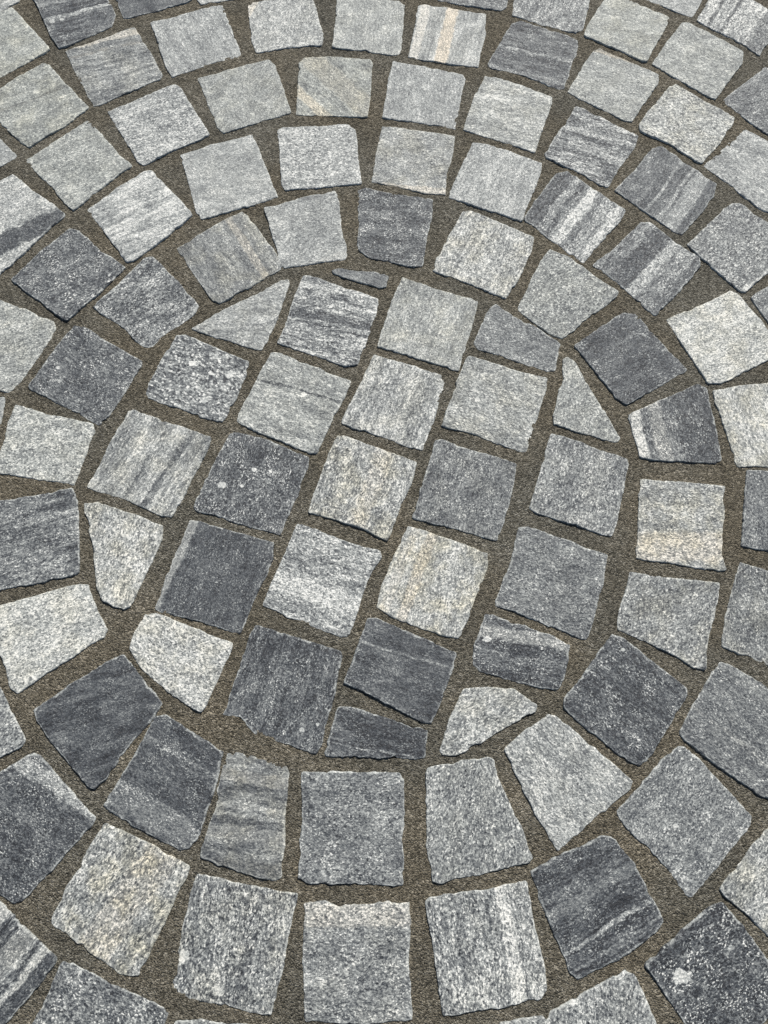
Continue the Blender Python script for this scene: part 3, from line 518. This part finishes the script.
('sett', 'dark slate sett whose lower half is powdered with white in first ring', 1, (-237.5,-22.5,-228.2,-5.5,-217.9,12.3,-197.3,54.7,-188,55.6,-163.7,42.4,-132.1,22.9,-134.9,2.4,-142.1,-26.1,-150.8,-52.5,-157.7,-59.3,-165,-60,-198.8,-45.1,-235,-25.9), (0.2, 0.55, 1.6, -30, 0.2, 0, 0, 0, ((0.5, 0.05, 0.5, 0), (-0.6, 0.25, 0.4, 0)), ())),
('sett', 'large dark sett with pale scuffed right rim at lower left edge', 2, (-354.1,-6.7,-328.3,10.3,-306,24.1,-299.6,21.7,-271.8,-6,-243.2,-33.1,-245.4,-39.2,-272.6,-69.8,-298.6,-101.3,-305.7,-102,-324.6,-90.6,-351,-70.3), (0.2, 0.7, 1.6, -30, 0.25, 0, 0, 0, ((0.75, 0.14, 0.6, 0),), ())),
('sett', 'grey sett with frosty white drifts, below the cream-centred sett', 0, (-69.1,244.5,-29.7,230.2,14.3,215.4,16,210.1,-0.9,177.4,-9.1,150.6,-17.1,127.6,-25.2,128.3,-58,142.5,-101.1,160.8,-98.3,170.9,-81.6,212), (0.56, 0.9, 1.9, -20, 0.35, 0, 0, 0, ((-0.3, 0.2, 0.8, 0),), ())),
('sett', 'cream sett with a hairline diagonal crack, lower right centre disc', 0, (43.6,243.1,52.1,242,89.3,227.6,124.4,213.5,123.6,197.7,103.1,153.5,91.4,126.5,75.9,130.5,33.6,145.4,10.7,158.8,17.4,182.5,29.5,211.8), (0.66, 0.8, 1.8, 68, 0.2, 0.6, 0, 0, ((0.35, 0.12, 0.72, 0.45), (0.75, 0.1, 0.72, 0.2)), ())),
('sett', 'tall dark slate sett with ragged lower edge in lower left centre disc', 0, (-106.7,140,-64.2,128.4,-23.5,115.3,-22.4,109.8,-30.9,70.5,-41.2,28.1,-45.7,20.7,-55,22.9,-102.1,39,-116.9,54.2,-134.2,56.4,-130.1,68,-119.5,105.5,-112.7,129.6), (0.2, 0.65, 1.6, 72, 0.35, 0, 0, 0, (), ((-59.3, 42.0, 2, 0.75), (-44.4, 47.4, 1.8, 0.75)))),
('sett', 'smooth dark slate sett with one thin pale line, under the cream sett', 0, (2.4,147.2,12.3,146.5,49.7,130.6,87.3,112.6,84.5,98.2,73.9,69.9,62.1,47,54.2,47.9,32.3,59.4,7.1,72.5,-20,85.4,-16.9,95.5), (0.2, 0.45, 1.5, -17, 0.3, 0, 0, 0, ((0.35, 0.035, 0.6, 0),), ())),
('cut_sett', 'low dark four-sided cut sett at the bottom of the centre disc', 0, (-26.1,62.8,-8.7,61.2,25.9,50.3,58.8,40.9,55,17,47.2,15,10,17.4,-36.4,19.2,-37.1,23.6,-30.6,46.1), (0.17, 0.5, 1.5, -10, 0.45, 0, 0, 0, ((-0.5, 0.05, 0.6, 0),), ())),
('sett', 'low dark sett with a speckled white top half at right of disc', 0, (118.8,151.1,129.3,149.4,145.5,142.4,180.9,130.1,200.5,120.2,196.8,104,190.5,88.1,184.9,78.7,170.5,80.3,141.9,85.8,110.2,95.5,104.1,102.9,106.5,120.6), (0.2, 0.7, 1.6, -12, 0.4, 0, 0, 0, ((0.5, 0.2, 0.55, 0.1), (-0.1, 0.05, 0.5, 0)), ((119.2, 126.7, 3, 0.9),))),
('cut_sett', 'pale lens-shaped cut sett at the lower right of the centre disc', 0, (95,79.8,119.1,80.6,143.1,78.3,162.9,63.2,161.9,58.6,139.5,46.5,97.4,24.2,84.6,18.9,72.2,19,69.8,22.9,79.6,51.4), (0.62, 0.85, 1.9, 25, 0.1, 0.25, 0, 0, (), ())),
('sett', "grey sett with slanted right side in first ring at five o'clock", 1, (56.8,2.3,57.9,6.7,65.7,9,90.6,12.9,115.7,16.6,120.2,13.6,121.6,-1.1,130.6,-21.4,142.7,-47,149.6,-69.2,146.3,-73.2,131.2,-76.4,98.6,-83.1,68.6,-89.2,59.8,-88,56.1,-61.4,55.5,-25), (0.5, 0.85, 1.9, 75, 0.05, 0.1, 0.05, 0, (), ())),
('sett', 'narrow sett with horizontal dark and light bands in first ring at bottom', 1, (-127.5,22.2,-119.8,22.8,-101.1,17.3,-72.6,10.7,-70.4,1.9,-72.9,-43.6,-73.6,-81.8,-78.7,-86,-96.5,-82.1,-126.3,-73.7,-146.8,-67,-146.4,-59.4,-136.5,-29,-132.4,2.4), (0.4, 0.55, 1.6, -8, 0.42, 0.35, 0, 0, ((0.12, 0.05, 0.66, 0.1), (-0.02, 0.05, 0.6, 0), (0.6, 0.1, 0.52, 0.2), (-0.3, 0.1, 0.5, 0.1), (-0.8, 0.1, 0.32, 0.1)), ())),
('sett', 'light grey kite-shaped sett in first ring at half past four', 1, (130.5,23.9,137.8,29.9,172.8,54.8,180.6,53.2,207.1,29.4,233.2,7.7,247.9,-5.9,245,-12.3,210.1,-36.3,174.1,-63.9,171.3,-61.1,155.4,-31.6,136.4,7.6), (0.62, 0.75, 1.8, -45, 0.15, 0.1, 0, 0, (), ())),
('sett', 'mid grey sett above the low dark sett at right of disc', 0, (157.9,241.9,166.6,242.6,206.7,227.5,246.4,211.5,238.1,180.2,223.9,138.1,216.8,126,208.1,128.3,177.8,141.6,145.5,153.4,130.9,159.5,129.6,165.2,148.9,208.2), (0.4, 0.75, 1.7, -15, 0.2, 0.05, 0, 0, (), ())),
('sett', 'grey and beige sett with ragged lower edge in first ring, right side', 1, (268.4,194,283.5,192.2,316.8,187,358.8,182.7,355.8,169.7,339,129.4,330.3,97,319.8,98.6,303.2,110,275.4,124.8,249.5,135.7,252.3,149.7,263.2,178.5), (0.48, 0.85, 2.0, 40, 0.05, 0.3, 0, 0, (), ())),
('sett', "large dark diamond-set sett with white flecks in first ring at four o'clock", 1, (243.1,131.5,252.6,128.1,282.5,102,310.4,78,309.5,71.7,295.7,53.1,261.6,9.6,255.3,8.7,237.5,18.7,211.4,41.4,189.3,61.5,190.9,69.3,216.9,99.1), (0.19, 0.7, 1.7, -40, 0.25, 0, 0, 0.25, (), ((251.3, 115.4, 2, 0.75),))),
('sett', 'grey sett at right edge, below the dark cut-off sett', 2, (382.7,204.3,410.3,194.4,439.5,185,424.8,142.4,407.7,94,392.5,101.2,351.4,118.6,358.2,146), (0.42, 0.8, 1.8, 80, 0.15, 0.3, 0, 0, (), ())),
('sett', 'mid-dark grey sett with faint light streak at the right edge, lower half', 2, (346.7,103.3,354.8,102.6,381.4,83.9,407.7,66.4,407.9,58.6,391.1,19,377.4,-22.6,364,-19.1,348.8,-6.7,336.1,2.2,302.2,30.2,297.6,36.3,313,62.3), (0.36, 0.7, 1.7, -40, 0.2, 0.05, 0, 0, ((-0.25, 0.05, 0.5, 0.1),), ())),
('sett', 'evenly grained grey diamond-set sett in second ring at lower right', 2, (231.1,-34.5,233.8,-29.4,253,-10.9,274.2,9.5,295.1,24.8,299.8,24.2,316.6,9.2,336.4,-15.9,354.1,-37.6,352,-44.7,332,-64.1,310.6,-84.5,290,-102.3,285.6,-101.7,274.5,-84.1,253.2,-60.6,235.5,-42.2), (0.46, 0.8, 1.8, 45, 0.05, 0, 0, 0, (), ((283.4, -44.6, 2.2, 0.8),))),
('sett', 'grey sett stained with creamy yellow in the second ring at bottom left', 2, (-233.6,-38.7,-225.9,-41,-191.9,-56.2,-155.7,-73.7,-157.4,-83.1,-167.6,-101.5,-174.9,-117,-184.3,-139.9,-192.6,-157.8,-208.1,-157.1,-215.8,-150.8,-253.6,-128.9,-270.7,-117.2,-269,-108.2,-261.3,-89.9,-247.4,-60.6), (0.56, 0.9, 2.0, 55, 0.25, 0.6, 0, 0, ((-0.15, 0.3, 0.62, 0.3),), ())),
('sett', 'coarse black-and-white grained sett in second ring left of bottom middle', 2, (-148.8,-81,-140,-80.6,-116.2,-87.5,-95.5,-91.2,-59.6,-96.6,-65.2,-123.5,-72.4,-163.8,-79.1,-188.7,-88.3,-186.8,-113.7,-181.6,-156.1,-175,-165.6,-167.5,-162,-152.7,-157.5,-119.8), (0.48, 1.0, 2.0, 80, 0.3, 0.25, 0, 0, (), ((-156.0, -143.0, 5, 0.8), (-124.5, -169.5, 4, 0.75)))),
('sett', 'dark speckled sett with white upper rim at bottom edge, far left', 3, (-279.9,-203.3,-276.1,-191.4,-266.6,-169.9,-257.5,-147.3,-249.9,-147.3,-221.6,-161.9,-172.3,-180.9,-164.9,-185.8,-168.2,-196.5,-179.4,-224.6,-189.9,-227.9,-245.7,-214.3), (0.36, 0.9, 2.0, -30, 0.1, 0.05, 0, 0, ((0.95, 0.1, 0.84, 0.1),), ())),
('sett', 'tiny pale sliver of a sett at the bottom edge, left of centre', 3, (-158.9,-192.4,-132.5,-192.7,-82.4,-196.6,-86.1,-237.6,-168.1,-229.4), (0.55, 0.8, 1.9, 0, 0.1, 0.1, 0, 0, (), ())),
('sett', 'banded grey sett with diagonal stripes in the bottom left corner', 3, (-348.1,-104.7,-335.9,-91.7,-317.3,-101.1,-294.6,-119.5,-263.5,-144.4,-263.9,-147.7,-281.7,-170.9,-302.6,-197,-312.4,-204,-347.4,-174.8), (0.36, 0.6, 1.6, 48, 0.9, 0.1, 0, 0, ((-0.45, 0.06, 0.75, 0.1), (0.5, 0.1, 0.7, 0.1), (-0.05, 0.15, 0.5, 0.1), (-0.62, 0.12, 0.16, 0)), ())),
('sett', "square blue-grey sett with thin pale rim in first ring at six o'clock", 1, (-57.6,3.8,-14.7,4.4,31.5,3.1,35.2,-1.3,35.6,-29.9,33.6,-57.9,34,-90.4,21.3,-90.8,-22.9,-88.5,-49.3,-88.2,-58.8,-84.1,-58.3,-62.5,-57.2,-34.8), (0.42, 0.8, 1.8, 0, 0.1, 0, 0, 0, (), ())),
('sett', 'square grey sett with a whitish top band at bottom centre of second ring', 2, (-53.3,-104.9,-35.8,-102.9,-22.7,-107,6.5,-105.5,38.8,-104.3,38.9,-129.8,37.3,-155.2,39.4,-193.4,31.5,-195,-7.7,-195,-50.2,-193.4,-52.9,-154.1), (0.46, 0.85, 1.9, 0, 0.15, 0.1, 0, 0, ((0.75, 0.2, 0.66, 0.3),), ())),
('sett', 'pale sett with upright white streaks right of bottom middle', 2, (52.9,-103.9,56.5,-100.8,80.1,-98.4,115.8,-93.5,142.2,-89.7,143.8,-97,146.9,-115.5,151.1,-138.9,153.9,-159.2,153.7,-173,148.1,-179.1,125,-184.2,93.6,-187.6,76.6,-190.8,65.9,-190.7,60.6,-158,56.4,-124.9), (0.56, 0.95, 2.0, 98, 0.4, 0.1, 0, 0, ((-0.45, 0.12, 0.84, 0.05),), ())),
('sett', 'black slate sett with two thin white lines in the lower right', 2, (147.3,-80.9,170.6,-70.2,214.6,-52.7,223.5,-54.2,240.9,-75,251.7,-98.1,262.3,-120.8,253.8,-129.8,228.4,-146.2,204,-157.4,181.6,-165.1,176.4,-159.5,163.1,-126.1), (0.17, 0.55, 1.6, 27, 0.4, 0, 0, 0, ((-0.42, 0.045, 0.7, 0), (-0.72, 0.035, 0.5, 0), (0.2, 0.1, 0.4, 0)), ())),
('sett', 'black sett with one large white spot in the bottom right corner', 3, (241.9,-155.3,270.9,-133.9,303.6,-112,316.2,-107.7,323.6,-117.5,338.4,-136,350,-154.1,366.6,-175.8,362.5,-181.9,332.9,-203.6,300.7,-227.1,292.3,-226.9,270.7,-199.8,255.3,-175.6), (0.18, 0.9, 2.0, 30, 0.15, 0.05, 0, 0.8, (), ((272.6, -165.0, 6, 0.8), (318.6, -143.5, 2.5, 0.6)))),
('sett', 'speckled grey sett at the bottom edge, below the black lined sett', 3, (151.1,-199.8,157.3,-188.5,175.9,-180.7,196.9,-171,224.2,-158.4,230.9,-162.7,238.9,-180.3,246.5,-200,254.8,-224,156.6,-243.6), (0.5, 0.95, 2.0, 80, 0.2, 0.1, 0, 0, (), ((175.0, -181.6, 3.4, 0.85),))),
('sett', 'pale grey sett with cream corner cut by the right edge, lower right', 3, (316.2,-97.5,325.2,-88.2,346.8,-66.5,366.7,-48.5,374.8,-46.6,390.3,-62.7,404,-79.4,382,-107.6,356.3,-134.9,348.5,-128.3,333.1,-113.7,319.9,-102.9), (0.58, 0.85, 2.0, 45, 0.05, 0.35, 0, 0, (), ())),
('sett', 'tiny pale sliver of a sett at the bottom edge, right of centre', 3, (113.5,-196.9,132.2,-194.7,149.4,-192.8,152.5,-196.2,152.1,-229.6,112.9,-236), (0.6, 0.8, 1.9, 0, 0.1, 0.1, 0, 0, (), ())),
]
build_mortar()
for k, (name, label, g, outline, spec) in enumerate(STONES):
    sett(name, label, 'paving stone', GROUPS[g], outline, spec, 100 + 31 * k)

# setts of the same paving beyond the edges of the photograph
BEYOND = [
(-450,437,-473,352,-561,369,-535,467),
(-471,345,-479,257,-566,253,-564,352),
(-471,248,-459,163,-548,142,-565,235),
(-465,152,-429,74,-507,41,-542,123),
(-420,64,-376,-7,-450,-62,-501,19),
(399,25,437,101,520,64,480,-22),
(445,109,469,195,554,178,529,81),
(-481,615,-519,543,-600,576,-554,658),
(-528,526,-558,447,-644,478,-610,561),
(-557,434,-572,351,-667,365,-646,457),
(-577,361,-583,261,-668,262,-663,369),
(-578,241,-564,151,-653,139,-668,233),
(-565,145,-532,59,-625,25,-654,119),
(-534,45,-496,-27,-571,-64,-610,10),
(-486,-31,-433,-109,-500,-171,-561,-87),
(-424,-115,-366,-172,-418,-237,-483,-174),
(-291,-222,-223,-254,-259,-335,-333,-294),
(-215,-256,-124,-286,-149,-372,-239,-339),
(-122,-292,-20,-306,-28,-381,-133,-370),
(-67,-294,22,-296,25,-387,-74,-383),
(36,-299,120,-286,128,-373,41,-383),
(130,-285,216,-254,251,-340,153,-371),
(373,-156,435,-96,503,-162,438,-226),
(449,-92,501,-19,565,-67,514,-142),
(503,-11,538,75,622,38,583,-56),
(535,50,564,130,640,108,610,23),
(568,143,576,230,661,217,651,126),
(581,244,579,325,664,329,666,240),
(578,341,564,420,647,443,664,353),
(558,439,529,519,611,552,644,465),
(-595,621,-633,548,-711,579,-672,668),
(-631,534,-665,450,-751,474,-724,567),
(-667,440,-682,351,-770,358,-754,457),
(-680,336,-685,257,-771,253,-770,341),
(-683,240,-668,156,-763,143,-774,231),
(-669,136,-645,57,-731,29,-757,116),
(-645,39,-605,-29,-690,-74,-725,7),
(-627,-3,-581,-86,-657,-125,-702,-38),
(-575,-98,-526,-157,-593,-216,-646,-140),
(-515,-172,-455,-235,-517,-293,-577,-232),
(-447,-244,-377,-291,-426,-365,-502,-305),
(-363,-301,-287,-341,-326,-418,-406,-373),
(-277,-341,-190,-374,-221,-460,-308,-428),
(-178,-382,-98,-396,-113,-483,-200,-466),
(-114,-397,-28,-408,-34,-488,-129,-475),
(-17,-399,73,-398,79,-492,-17,-491),
(89,-398,165,-382,186,-471,98,-483),
(179,-375,261,-347,300,-437,206,-465),
(276,-344,353,-301,397,-380,316,-422),
(334,-318,410,-271,458,-337,380,-384),
(425,-262,490,-202,541,-262,475,-325),
(490,-194,552,-131,619,-178,557,-255),
(560,-116,607,-43,679,-83,632,-164),
(609,-36,650,59,728,22,688,-76),
(648,65,668,144,759,127,736,40),
(676,161,685,246,768,237,755,150),
(680,259,684,350,771,352,773,257),
(676,354,659,445,756,467,773,369),
(680,409,653,496,729,519,759,423),
(645,504,616,584,695,622,732,541),
(609,597,565,671,634,723,687,634),
(-471,782,-533,715,-598,774,-537,843),
(-541,706,-588,638,-661,682,-611,759),
(-573,821,-627,759,-703,818,-639,889),
(-639,758,-687,679,-756,722,-706,801),
(-663,709,-709,629,-791,673,-740,760),
(-713,621,-748,549,-829,574,-791,661),
(-759,73,-734,-8,-818,-39,-848,50),
(-729,-20,-692,-97,-778,-140,-815,-58),
(-687,-110,-647,-179,-715,-227,-762,-158),
(-631,-190,-575,-257,-645,-318,-702,-242),
(-567,-267,-511,-328,-564,-395,-630,-331),
(-493,-331,-424,-382,-472,-459,-547,-405),
(364,-421,435,-377,482,-453,400,-499),
(446,-371,521,-314,570,-387,494,-439),
(524,-309,585,-246,650,-311,580,-374),
(590,-240,648,-169,721,-222,658,-303),
(661,-157,703,-90,772,-126,724,-205),
(704,-74,736,7,821,-28,785,-111),
(762,490,735,576,820,599,844,513),
(734,588,694,659,769,698,806,616),
(699,642,658,718,739,767,784,687),
(651,723,596,794,664,856,723,777),
(124,1064,30,1074,35,1160,137,1150),
(21,1071,-63,1065,-71,1158,20,1161),
(-109,1061,-194,1046,-221,1133,-122,1155),
(-161,1158,-237,1143,-262,1231,-180,1249),
(-254,1139,-335,1112,-369,1192,-279,1225),
(-348,1110,-425,1069,-470,1143,-383,1186),
(-537,1003,-606,945,-664,1009,-588,1067),
(-616,935,-678,872,-739,925,-669,993),
(-649,898,-706,836,-776,885,-712,960),
(-716,821,-760,751,-840,796,-786,873),
(-774,-171,-722,-244,-798,-294,-847,-218),
(-714,-251,-660,-317,-731,-384,-788,-306),
(-649,-332,-590,-391,-652,-457,-712,-391),
(548,-425,617,-369,675,-432,602,-492),
(623,-362,687,-291,756,-349,688,-424),
(691,-286,744,-212,822,-264,760,-338),
(762,753,718,823,787,873,831,796),
(704,831,644,897,711,963,779,885),
(676,875,615,934,671,994,733,928),
(526,1015,462,1055,501,1119,573,1075),
(480,1037,412,1076,455,1149,524,1110),
(401,1085,320,1125,350,1199,434,1159),
(304,1121,217,1151,241,1232,335,1208),
(-588,1091,-656,1039,-712,1100,-640,1160),
(-664,1030,-726,967,-792,1030,-723,1091),
(-777,-352,-720,-418,-776,-474,-843,-405),
(699,-429,759,-368,826,-425,763,-492),
(772,919,717,981,775,1041,841,971),
(708,986,644,1051,699,1116,770,1048),
(629,1050,563,1108,616,1181,690,1124),
(556,1118,479,1157,515,1235,605,1188),
(-456,1171,-537,1124,-582,1199,-501,1246),
(-501,1143,-578,1092,-627,1171,-550,1224),
(-35,-203,34,-206,32,-271,-37,-274),
(480,208,486,285,558,280,551,204),
(486,294,484,360,550,366,561,291),
(-359,-188,-299,-222,-339,-289,-402,-251),
(-597,570,-629,504,-693,526,-664,599),
(596,823,546,883,589,931,647,872),
(-521,898,-574,847,-628,896,-567,954),
(369,1035,303,1062,330,1137,404,1106),
(-66,1154,-135,1147,-150,1222,-77,1230),
(616,949,564,997,609,1060,672,1011),
(-412,1094,-472,1063,-511,1123,-445,1164),
(-484,1057,-542,1018,-580,1075,-523,1120),
(726,1047,673,1092,717,1152,779,1099),
(483,380,470,429,519,445,545,394),
(378,-32,406,12,453,-27,424,-69),
(242,-264,290,-240,314,-295,270,-318),
(296,-242,343,-206,376,-257,322,-288),
(541,537,512,585,565,618,591,560),
(570,702,532,747,580,780,611,735),
(-741,530,-756,479,-805,496,-784,546),
(-762,449,-772,401,-821,410,-811,464),
(-772,389,-779,337,-831,345,-823,400),
(-782,330,-777,281,-830,277,-832,335),
(-782,227,-773,181,-825,172,-829,227),
(-398,-384,-350,-415,-375,-464,-428,-436),
(761,87,768,148,817,142,808,76),
(765,154,774,205,830,198,823,147),
(775,214,779,265,837,265,832,205),
(768,18,786,69,838,56,823,-3),
(273,1050,224,1064,237,1118,296,1103),
(198,1077,140,1088,152,1133,207,1121),
(-213,1069,-262,1053,-281,1103,-225,1124),
(747,-195,775,-150,820,-172,791,-221),
(194,1143,140,1160,147,1211,202,1202),
(113,1160,59,1168,62,1222,118,1214),
(8,1168,-38,1167,-42,1223,12,1222),
(-774,720,-802,665,-848,685,-820,741),
(-579,-389,-543,-425,-567,-468,-612,-432),
(-399,1195,-447,1170,-469,1217,-417,1241),
(-729,957,-764,917,-803,952,-767,990),
(-770,912,-800,867,-847,904,-813,943),
(760,-355,792,-313,840,-344,808,-389),
(803,862,773,900,817,938,848,893),
(452,1166,406,1184,426,1241,479,1218),
]
rnd = random.Random(4)
for k, outline in enumerate(BEYOND):
    t = rnd.choice((0.2, 0.26, 0.38, 0.5, 0.6, 0.64, 0.7))
    spec = (t, rnd.uniform(0.5, 0.9), rnd.uniform(1.6, 2.0), rnd.uniform(-90, 90), rnd.uniform(0.05, 0.5), rnd.uniform(0, 0.3), 0.1, 0, (), ())
    sett('sett', 'grey granite sett of the surrounding paving, beyond the edge of the photo', 'paving stone', 'setts around the photo', outline, spec, 9000 + 17 * k, step=0.003)
